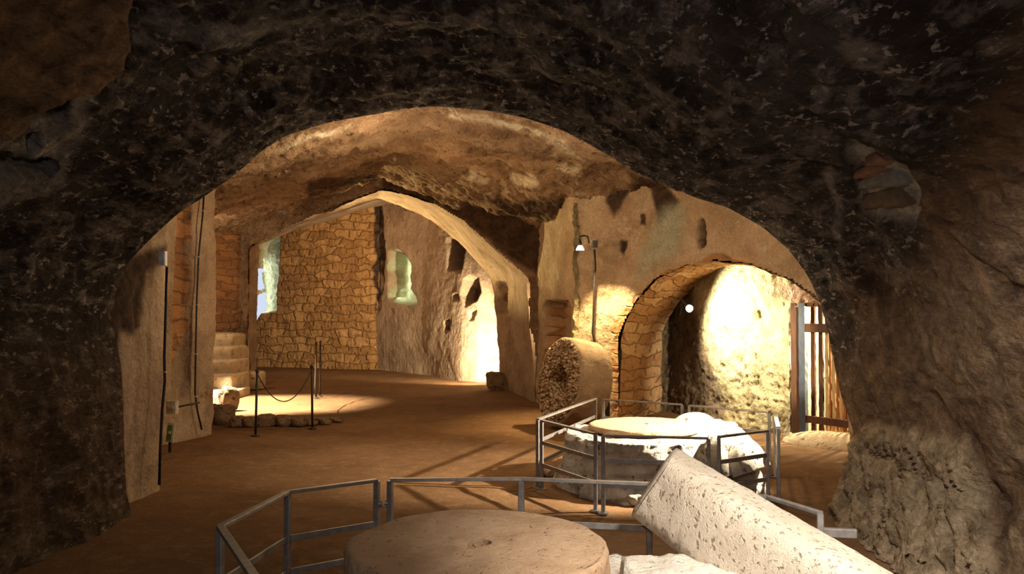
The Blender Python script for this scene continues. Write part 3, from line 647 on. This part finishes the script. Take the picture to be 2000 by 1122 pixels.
# ---- foreground press: base, millstone, leaning column
def base_mesh(cx, cy, rx, ry, ht, seed, sq=2.4, nu=240, top_amp=0.03, taper=0.12, fn=None):
    a = np.linspace(0, 2 * np.pi, nu, endpoint=False)[:, None]
    rr = 1 / (np.abs(np.cos(a)) ** sq + np.abs(np.sin(a)) ** sq) ** (1 / sq)
    side = np.linspace(0, 1, 40)[None]; topr = np.linspace(1, 0, 60)[None, 1:]
    R1 = rr * (1 + taper * (1 - side)) ; Z1 = side * np.ones_like(a)
    R2 = rr * topr; Z2 = np.ones_like(R2)
    R_ = np.hstack([R1, R2]); Z_ = np.hstack([Z1, Z2])
    Q = np.stack([R_ * np.cos(a) * rx, R_ * np.sin(a) * ry, Z_ * ht], -1)
    n1 = fbm(Q + seed, 1.8, 3, seed); n2 = fbm(Q + seed, 6, 4, seed + 3, True) * 1.6
    e = np.hstack([np.ones(40), np.linspace(1, 0, 59)])[None, :, None]
    Q[..., :2] *= (1 + (0.13 * n1 + 0.035 * n2)[..., None] * e)
    Q[..., 2] += np.where(Z_ > 0.97, n1 * top_amp + n2 * 0.012, 0) * 1.0
    Q[..., 2] = np.where(Z_ < 0.01, -0.03, Q[..., 2])
    if fn is not None: Q = fn(Q)
    return Q + np.array([cx, cy, 0])
def front_fn(Q):
    Q[..., 0] *= np.where(Q[..., 0] > 0, 0.80, 1.0)
    x, y = Q[..., 0] + 0.24, Q[..., 1] + 3.72
    top = Q[..., 2] > 0.3
    Q[..., 2] += np.where(top, 0.11 * sst(x, 0.44, 0.5) * sst(-y, -4.12, -4.02), 0) - np.where(top, 0.03 * sst(y, 4.2, 4.35) * sst(x, 0.4, 0.6), 0)
    Q[..., 2] = np.where((x < 0.5), np.minimum(Q[..., 2], 0.375), Q[..., 2])
    return Q
fb = grid_obj('press_base', base_mesh(0.24, 3.72, 0.86, 0.80, 0.39, 5, fn=front_fn), M['pressbase'], None, None, None, None, closed=True)
tag(fb, 'rough pale stone press base under the round millstone in the foreground', 'stone base')
Q = disc_mesh(0.615, 0.15, 0.058, 9, 0.03, face_amp=0.012)
r_ = np.hypot(Q[..., 0], Q[..., 1]); up_ = Q[..., 2] > 0
Q[..., 2] -= np.where(up_, 0.05 * np.exp(-((Q[..., 0] + 0.03) ** 2 / 0.004 + Q[..., 1] ** 2 / 0.0012)), 0)   # worn cup beside the eye
ms = grid_obj('millstone', Q, M['millstone'], closed=True); ms.location = (-0.155, 4.13, 0.465); ms.rotation_euler = (math.radians(2.0), 0, 0.3)
tag(ms, 'large flat round tan millstone with a small centre hole, lowest in the foreground', 'millstone')

def beam_stone():
    p0 = np.array(at(1281, 941, 4.50)); p1 = np.array(at(1800, 1303, 3.2)); p1 = p0 + (p1 - p0) * 1.27
    d = p1 - p0; L = np.linalg.norm(d); d /= L; r = np.cross(d, [0, 0, 1.0]); r /= np.linalg.norm(r); u = np.cross(r, d)
    nu, nl = 220, 260; a = np.linspace(0, 2 * np.pi, nu, endpoint=False)[:, None]
    e = 0.5; sp = lambda x: np.sign(x) * np.abs(x) ** e
    A = sp(np.cos(a)); Bv = sp(np.sin(a)); ro = 0.22; A, Bv = A * math.cos(ro) - Bv * math.sin(ro), A * math.sin(ro) + Bv * math.cos(ro)
    t = np.r_[np.zeros(14), np.linspace(0, 1, nl), np.ones(14)]; sc = np.r_[np.sin(np.linspace(0, np.pi / 2, 14)) ** 0.45, np.ones(nl), np.sin(np.linspace(np.pi / 2, 0, 14)) ** 0.45][None]
    rad = (0.186 + 0.043 * t[None]) * sc; vd = p0 - np.array([0, 0, EYE]); vd /= np.linalg.norm(vd); nn = d - d.dot(vd) * vd
    bulge = np.r_[-0.03 * np.cos(np.linspace(0, np.pi / 2, 14)), np.zeros(nl), 0.03 * np.sin(np.linspace(0, np.pi / 2, 14))]
    offs = (A * rad)[..., None] * r + (Bv * rad)[..., None] * u
    sh = -(offs @ nn) / (d @ nn) * (1 - sst(t, 0, 0.5))[None]
    Q = p0 + (t * L + bulge)[None, :, None] * d + sh[..., None] * d + (A * rad)[..., None] * r + (Bv * rad)[..., None] * u
    N_ = (A[..., None] * r + Bv[..., None] * u) * sc[..., None]
    D = fbm(Q, 2, 2, 15) * 0.012 + fbm(Q, 14, 2, 16) * 0.004
    pit = sst(vnoise(Q * 34, 17), 0.32, 0.62); D = D - 0.0 * pit
    return Q + N_ * D[..., None]
o = grid_obj('stone_column', beam_stone(), M['column'], closed=True)
tag(o, 'pale pitted stone column lying tilted across the press base at lower right', 'stone column')

# ---- railings
def railing(name, pts, posts, label, cat, Hr=0.65, levels=(0.65, 0.40, 0.22), w=0.032, gaps=()):
    root = empty(name, (pts[0][0], pts[0][1], 0), label, cat); off = (pts[0][0], pts[0][1], 0)
    for i, (x, y) in enumerate(posts):
        mb = MB(); mb.bar((x, y, 0.0), (x, y, Hr - 0.005), w, w, up=(0.3, 1, 0)); mb.bar((x, y, -0.005), (x, y, 0.008), 0.08, 0.08, up=(0.3, 1, 0)); mb.build('post', M['steel'], root, off=off)
    for k in range(len(pts) - 1):
        if k in gaps: continue
        (x0, y0), (x1, y1) = pts[k], pts[k + 1]
        for z in levels:
            mb = MB()
            if z == levels[0]: mb.bar((x0, y0, z), (x1, y1, z), 0.036, 0.018)
            else: mb.bar((x0, y0, z), (x1, y1, z), 0.012, 0.034)
            mb.build('top_rail' if z == levels[0] else 'lower_rail', M['steel'], root, off=off)
    return root, off
def rp(px, py, z=0.65): q = gz(px, py, z); return (q[0], q[1])
p1 = [(-0.55, 2.45), rp(430, 1030), rp(562, 962), rp(736, 939)]
root, off = railing('metal_railing', p1, p1[1:], 'galvanised metal railing left of the foreground millstone, ends at the hinged gap', 'railing')
p2 = [rp(762, 938), rp(1018, 936), rp(1268, 946), rp(1500, 972), rp(1602, 1003)]
root2, off2 = railing('metal_railing', p2, [p2[0], p2[1], p2[2], p2[4]], 'long galvanised metal railing behind the foreground millstone and the tilted stone column', 'railing', gaps=())
mb = MB(); a_, b_ = p1[-1], p2[0]
mb.tube([(a_[0] + .01, a_[1], 0.50), (b_[0] - .01, b_[1], 0.50)], 0.008); mb.tube([(a_[0] + .01, a_[1], 0.515), (a_[0] + .03, a_[1], 0.515)], 0.016); mb.tube([(b_[0] - .03, b_[1], 0.515), (b_[0] - .012, b_[1], 0.515)], 0.016)
mb.build('clamp', M['steel'], root2, off=off2)
mb = MB(); q = gz(1600, 1040, 0.40); q2 = gz(1672, 1043, 0.40); mb.bar((q[0], q[1], 0.40), (q2[0], q2[1], 0.40), 0.04, 0.05); mb.build('wall_bracket', M['steel'], root2, off=off2)

h2 = 0.62
A_ = rp(1050, 820, h2); A2 = rp(1058, 822, h2); B_ = rp(1163, 848, h2); B2 = rp(1178, 851, h2); C_ = rp(1384, 857, h2); C2 = rp(1404, 854, h2)
D_ = rp(1499, 842, h2); D2 = rp(1520, 836, h2); E_ = rp(1502, 806, h2); F_ = rp(1346, 793, h2); F2 = rp(1332, 791, h2); G_ = rp(1178, 781, h2); G2 = rp(1163, 779, h2); H_ = rp(1056, 800, h2)
ring = [A2, B_]
E2 = (E_[0] + 0.05, E_[1] - 0.02)
pan = [([A2, B_], ''), ([B2, C_], ''), ([C2, D_], ''), ([D2, E2], ''), ([E_, F_], ''), ([F2, G_], ''), ([G2, A_], '')]
labs = ['grey railing panel at the left front of the ringed mill', 'grey railing panel across the front of the ringed mill, partly behind the stone column', 'grey railing panel at the right front of the ringed mill beside the white curved stone',
    'short grey railing panel on the right end of the ringed mill', 'thin railing panel behind the ringed mill in front of the bright alcove', 'thin railing panel behind the ringed mill below the big side arch', 'thin left rear railing panel of the ringed mill, before the upright millstone']
for (pp, _), lb in zip(pan, labs):
    q = [np.array(p) for p in pp]; d = (q[1] - q[0]); d /= np.linalg.norm(d)
    railing('railing_panel', [tuple(q[0]), tuple(q[1])], [tuple(q[0]), tuple(q[1])], lb, 'railing', h2, (h2, 0.42, 0.22), 0.03)

# ---- ringed mill
def mill_fn(Q):
    x, y = Q[..., 0], Q[..., 1]
    Q[..., 2] += np.where(Q[..., 2] > 0.3, 0.05 * sst(x, 0.45, 0.6) * sst(y, 0.0, 0.4), 0)
    ins = (np.hypot(x + 0.08, y - 0.1) < 0.56) & (Q[..., 2] > 0.3); Q[..., 2] = np.where(ins, np.minimum(Q[..., 2], 0.468), Q[..., 2])
    return Q
mbse = grid_obj('mill_base', base_mesh(1.34, 8.20, 0.80, 0.78, 0.47, 21, sq=2.1, taper=0.20, fn=mill_fn), M['base'], None, None, None, None, closed=True)
tag(mbse, 'massive rough stone mill base ringed by grey railings in mid view', 'mill base')
mt = grid_obj('millstone', disc_mesh(0.52, 0.06, 0.04, 31, 0.02, rimround=0.022), M['millstone'], closed=True); mt.location = (1.26, 8.30, 0.51)
tag(mt, 'worn flat round stone slab on top of the ringed mill base', 'millstone')
lump = mound('stone_mound', (1.84, 8.76, 0.47), 0.27, 0.22, 0.12, M['base'], 12, 0.2); tag(lump, 'low pale stone hump on the rear right of the ringed mill base', 'stone')
# pale half round stone standing at the right front of the base
def halfround(R, R0, T):
    a = np.linspace(0, math.pi, 90)[:, None]; prof_ = [(R0, -T/2), (R0, T/2), (R, T/2), (R, -T/2), (R0, -T/2)]
    pts = []
    for i in range(4):
        for t in np.linspace(0, 1, 10)[:-1]: pts.append((prof_[i][0] * (1 - t) + prof_[i + 1][0] * t, prof_[i][1] * (1 - t) + prof_[i + 1][1] * t))
    pts.append(pts[0]); pts = np.array(pts); Q = np.stack([pts[None, :, 0] * np.cos(a), pts[None, :, 1] * np.ones_like(a), pts[None, :, 0] * np.sin(a)], -1)
    return Q + fbm(Q, 6, 3, 44)[..., None] * 0.012
hs = grid_obj('curved_stone', halfround(0.40, 0.01, 0.14), M['base'])
bq = halfround(0.27, 0.01, 0.10) + np.array([0, -0.12, -0.02]); grid_obj('raised_boss', bq, M['base'], parent=hs)
hs.location = (1.93, 7.42, 0.24); hs.rotation_euler = (math.radians(-24), 0, math.radians(50)); tag(hs, 'white curved trough stone leaning on the right front of the ringed mill base', 'stone')
# small loose stones round the mill foot
for i, (x, y, w_) in enumerate(((1070, 930, .10), (1095, 945, .07), (1245, 985, .13), (1225, 975, .09), (1452, 968, .16), (1430, 975, .09), (1483, 965, .1), (1052, 952, .06))):
    q = gz(x, y, 0); o = pebble('loose_stone', (q[0], q[1], w_ * 0.28), (w_ * 1.3, w_, w_ * 0.7), M['base'] if i > 1 else M['step'], 100 + i, None, i * 1.3, 0.8, 0.25, 14)
    tag(o, ['cream pebble by the left railing post of the ringed mill', 'small cream pebble right of the left post foot', 'pale broken stone against the front foot of the ringed mill', 'small pale stone at the front foot of the ringed mill',
        'largest rubble lump under the white curved stone', 'small rubble piece left of the lump under the curved stone', 'small rubble piece right of the lump under the curved stone', 'tiny pebble at the left corner foot of the railing'][i], 'stone', 'loose stones round the ringed mill')

# ---- upright runner stone leaning by the pier
rq = disc_mesh(0.60, 0.50, 0.20, 51, 0.012, nu=420, square=True, lump=0.08, rimround=0.05)
rz = np.zeros(rq.shape); rz[:, :44, 0] = 1; rz[:, -45:, 0] = 1
t = NT('knobbly_runner'); a = t.n.new('ShaderNodeAttribute'); a.attribute_name = 'zone'; sep = t.n.new('ShaderNodeSeparateColor'); t.L(a.outputs['Color'], sep.inputs[0])
vv = t.vor(26); rim = t.ramp(t.noise(7, 8, 0.7), [(0.3, (0.26, 0.17, 0.10)), (0.7, (0.46, 0.34, 0.23))])
peb = t.mix(t.ramp(vv.outputs['Distance'], [(0.38, 0.0), (0.72, 1.0)]), t.ramp(vv.outputs['Color'], [(0.2, (0.44, 0.29, 0.17)), (0.8, (0.70, 0.54, 0.37))]), (0.17, 0.10, 0.055))
t.col(t.mix(sep.outputs[0], rim, peb)); t.rough(0.9)
t.bump(t.math('ADD', t.noise(40, 6, 0.7), t.math('MULTIPLY', t.math('MULTIPLY', vv.outputs['Distance'], -3.0), sep.outputs[0])), 0.9, 0.02); M['knobbly'] = t.m
rs = grid_obj('upright_millstone', rq, M['knobbly'], None, rz, closed=True)
nrm = Vector((-0.86, -0.42, 0.17)).normalized()
fcx = Vector(at(1090, 752, 11.75)); ctr = fcx - nrm * 0.25
zax = nrm; xax = Vector((0, 0, 1)).cross(zax).normalized(); yax = zax.cross(xax)
Rm = Matrix((xax, yax, zax)).transposed() @ Matrix.Rotation(math.radians(42), 3, 'Z')
rs.location = ctr; rs.rotation_euler = Rm.to_euler()
low = 0.60 * math.sqrt(1 - nrm.z ** 2) + 0.25 * abs(nrm.z); rs.location.z = max(low - 0.02, 0.5)
tag(rs, 'thick upright millstone with knobbly face and square hole leaning by the pier', 'millstone')
prop = empty('steel_prop', (1.32, 12.05, 0), 'bluish steel prop standing behind the upright millstone', 'prop')
mb = MB(); mb.bar((0, 0, 0.0), (0, 0, 0.95), 0.06, 0.05); mb.build('upright', M['bluegrey'], prop)
mb = MB(); mb.bar((0, 0, 0.005), (0, 0, 0.02), 0.14, 0.12); mb.build('foot_plate', M['bluegrey'], prop)

# ---- lamp on the pier, junction box, cable
LY = 12.42
lp = at(1133, 484, LY); lamp = empty('wall_lamp', tuple(lp), 'small lit spotlight on a bracket high on the yellow pier', 'lamp')
mb = MB(); mb.tube([(0, 0, 0.03), (0, 0, 0.0), (0, 0, -0.035)], [0.025, 0.045, 0.06], 20); mb.build('reflector', M['bulb'], lamp, True)
mb = MB(); mb.tube([(0, 0, 0.03), (0, 0, 0.10)], [0.03, 0.018], 14); mb.build('lamp_holder', M['glassy'], lamp, True)
mb = MB(); mb.tube([(0, 0, 0.10), (0.0, 0.02, 0.16), (0.06, 0.08, 0.18), (0.12, 0.14, 0.17), (0.16, 0.35, 0.10)], 0.012, 8); mb.build('bracket', M['glassy'], lamp, True)
jb = at(1162, 477, 12.55); j = empty('junction_box', tuple(jb), 'small dark junction box on the pier right of the lit spotlight', 'box')
mb = MB(); mb.bar((0, 0, -0.05), (0, 0, 0.05), 0.075, 0.07); mb.build('box_body', M['glassy'], j)
mb = MB(); mb.bar((0, -0.04, -0.04), (0, -0.04, 0.04), 0.06, 0.012, up=(0, 1, 0)); mb.build('lid', M['glassy'], j)
mb = MB(); pts = [at(x, y, Y) for x, y, Y in ((1161, 488, 12.56), (1163, 520, 12.56), (1160, 560, 12.57), (1159, 620, 12.58), (1157, 650, 12.58), (1161, 668, 12.58), (1163, 700, 12.6))]
mb.tube(pts, 0.014, 8); tag(mb.build('cable', M['cable'], None, True), 'black cable running down the yellow pier from the junction box', 'cable')
# small lamp seen inside the alcove
al = at(1345, 602, 12.0); sl = empty('alcove_lamp', tuple(al), 'tiny round white lamp glowing in the dark left part of the alcove', 'lamp')
mb = MB(); mb.tube([(0, 0, 0), (0.01, -0.03, -0.01)], [0.045, 0.05], 20); mb.build('lens', M['bulb'], sl, True)
mb = MB(); mb.tube([(0, 0.002, 0), (-0.01, 0.08, 0.03)], [0.05, 0.03], 16); mb.build('housing', M['glassy'], sl, True)
mb = MB(); mb.tube([(-0.01, 0.07, 0.03), (-0.06, 0.2, 0.12), (-0.18, 0.5, 0.16)], 0.01, 8); mb.build('bracket', M['glassy'], sl, True)

# ---- cables, boxes, sign on the left
def leftwall(px, py, seg):  # point a little in front of the pier corner
    q = online(px, py, seg[0], seg[1]); return q
seg = ((-3.10, 7.3), (-3.02, 7.92))
mb = MB(); pts = [online(x, y, *seg) for x, y in ((326, 522), (324, 600), (321, 700), (322, 745), (317, 800), (313, 880), (311, 948))]
mb.tube(pts, 0.013, 8); cb = tag(mb.build('cable', M['cable'], None, True), 'thick black cable down the corner of the left plaster pier below the white box', 'cable')
mb = MB(); q = online(321, 727, *seg); mb.bar(q + np.array([-.02, -.005, 0]), q + np.array([.02, -.005, 0]), 0.02, 0.012); mb.build('clip', M['clip'], cb)
wb = online(318, 505, *seg); b = empty('wall_box', tuple(wb), 'white plastic box on a grey block at the top of the left pier', 'box')
mb = MB(); mb.bar((0, 0, -0.062), (0, 0, 0.062), 0.06, 0.06); mb.build('box_body', M['white'], b)
mb = MB()
for k in range(5): mb.bar((-0.024, -0.031, -0.045 + k * 0.022), (0.024, -0.031, -0.045 + k * 0.022), 0.006, 0.008)
mb.build('louvre', M['white'], b)
seg2 = ((-4.27, 10.28), (-3.85, 11.1))
mb = MB(); pts = [online(x, y, *seg2) for x, y in ((398, 385), (396, 420), (388, 500), (384, 600), (382, 700), (381, 770), (386, 805), (394, 840))]
mb.tube(pts, 0.012, 8); cb = tag(mb.build('cable', M['cable'], None, True), 'thin black cable down the right pilaster of the left wall', 'cable')
for x, y in ((387, 502), (384, 596), (381, 692), (381, 775), (396, 412)):
    q = online(x, y, *seg2); mb = MB(); mb.bar(q + np.array([-.03, 0, 0]), q + np.array([.03, 0, 0]), 0.02, 0.014); mb.build('clip', M['clip'], cb)
seg3 = ((-3.72, 9.3), (-4.1, 10.4))
e1 = at(337, 796, 10.15); b = empty('socket_box', tuple(e1), 'small cream socket box low on the left wall above the green sign', 'box')
mb = MB(); mb.bar((0, 0.0, -0.075), (0, 0.0, 0.075), 0.12, 0.09); mb.build('box_body', M['cream'], b)
mb = MB(); mb.bar((-.03, -0.05, 0), (0.03, -0.05, 0), 0.01, 0.03); mb.build('socket', M['clip'], b)
mb = MB(); mb.tube([(0.05, 0.03, 0.0), (0.16, 0.10, 0.02), (0.2, 0.3, 0.02)], 0.012, 8); mb.build('conduit', M['glassy'], b)
e2 = at(331, 846, 9.9); b = empty('sign', tuple(e2), 'small green and cream sign leaning at the foot of the left pier', 'sign')
zb = e2[2]
mb = MB(); mb.bar((0, 0, -0.105), (0.01, 0.03, 0.105), 0.085, 0.018, up=(0, 1, 0)); mb.build('panel', M['cream'], b)
mb = MB(); mb.bar((0, -0.012, -0.085), (0.008, 0.008, 0.085), 0.05, 0.012, up=(0, 1, 0)); mb.build('green_field', M['green'], b)
mb = MB(); mb.bar((0.004, -0.012, -0.01), (0.005, -0.008, 0.02), 0.03, 0.016, up=(0, 1, 0)); mb.build('symbol', M['cream'], b)
mb = MB(); mb.bar((0, 0.02, -0.105), (0, 0.02, -zb), 0.03, 0.03); mb.build('stand', M['glassy'], b)

# ---- stair on the left
stair = empty('stone_stair', (-5.3, 15.6, 0), 'worn pale stone stair climbing left between the pilaster and the narrow pillar', 'stair'); off = (-5.3, 15.6, 0)
sy = [15.4, 15.95, 16.5, 17.0, 17.5, 17.9]; 
for k in range(5):
    y0 = sy[k]; z1 = 0.16 + 0.24 * k; xr = -0.3165 * (y0 + 0.1) - 0.05; xl = xr - 0.9
    Q = None
    o = pebble('step', ((xl + xr) / 2 - off[0], y0 + 0.6 - off[1], z1 / 2 - 0.02), (xr - xl, 1.2, z1 + 0.02), M['step'], 200 + k, stair, 0, 0.16, 0.03, 30)
sd = [(411, 802, 15, 'dark flat topped stone at the foot of the stair')]
# kerb of rubble stones in front of the daylit floor
ks = [(425, 832, .34, .30), (455, 838, .20, .16), (480, 838, .22, .15), (512, 836, .30, .17), (545, 836, .24, .16), (575, 836, .22, .13), (600, 834, .20, .12), (625, 832, .20, .10), (648, 828, .16, .07), (430, 808, .30, .40)]
kl = ['squat stone block at the left end of the rubble kerb', 'small rounded kerb stone next to the left block', 'kerb stone left of the nearest barrier post', 'broad humped kerb stone right of the nearest barrier post', 'middle kerb stone of the low rubble row',
      'low kerb stone right of the middle of the row', 'kerb stone beside the foot of the second barrier post', 'flat kerb stone just right of the second barrier post', 'smallest flat stone at the right end of the rubble kerb', 'tall rough stone behind the left end of the kerb']
for i, (x, y, w_, h_) in enumerate(ks):
    q = gz(x, y, 0); q[1] += 0.1
    o = pebble('kerb_stone', (q[0], q[1] + (0.1 if i < 9 else 0.3), h_ * 0.42), (w_ * 0.93, 0.26, h_), M['rubble'], 300 + i, None, 0.1 * i, 0.6, 0.22, 20); tag(o, kl[i], 'stone', 'rubble kerb stones by the daylit floor')
o = pebble('stone_block', (-5.2, 17.6, 0.17), (0.42, 0.4, 0.36), M['step'], 330, None, 0.2, 0.35, 0.08, 24); tag(o, 'squared stone block standing against the narrow masonry pillar', 'stone')
o = pebble('stone_block', (-0.33, 17.35, 0.19), (0.34, 0.3, 0.34), M['rubble'], 331, None, 0.3, 0.4, 0.1, 24); tag(o, 'dark stone block at the foot of the jamb beside the brightly lit wall', 'stone')

# ---- barrier posts and ropes
def stanchion(px, py, h, label, lean=(0, 0)):
    q = gz(px, py, 0); r = empty('barrier_post', tuple(q), label, 'barrier post', 'rope barrier posts on the dirt floor')
    mb = MB(); mb.tube([(0, 0, 0), (lean[0] * h, lean[1] * h, h)], 0.016, 10); mb.build('post', M['rust'], r, True)
    mb = MB(); mb.tube([(0, 0, 0), (0, 0, 0.012), (0, 0, 0.02)], [0.055, 0.05, 0.02], 20); mb.build('foot', M['rust'], r, True)
    mb = MB(); mb.tube([(lean[0] * h, lean[1] * h, h - 0.01), (lean[0] * h, lean[1] * h, h + 0.015), (lean[0] * h, lean[1] * h, h + 0.04)], [0.022, 0.026, 0.006], 10); mb.build('finial', M['rust'], r, True)
    return q + np.array([lean[0] * h, lean[1] * h, h])
t1 = stanchion(499, 852, 0.82, 'nearest thin iron barrier post, left end of the sagging rope', (0.02, 0))
t2 = stanchion(610, 838, 0.83, 'thin iron barrier post at the right end of the sagging rope', (-0.012, 0))
t3 = stanchion(617, 778, 0.98, 'far barrier post in front of the brick wall, left of a close pair')
t4 = stanchion(625, 775, 0.99, 'far barrier post in front of the brick wall, right of a close pair')
def rope(a, b, sag, label, n=24):
    pts = [a * (1 - t) + b * t - np.array([0, 0, sag * 4 * t * (1 - t)]) for t in np.linspace(0, 1, n)]
    mb = MB(); mb.tube(pts, 0.007, 6); tag(mb.build('rope', M['rust'], None, True), label, 'rope')
dz = np.array([0, 0, 0.02])
rope(t1 - dz, t2 - dz, 0.40, 'sagging rope between the two nearer barrier posts')
rope(t2 - dz, t3 - dz, 0.55, 'rope running back from the right barrier post to the far pair')
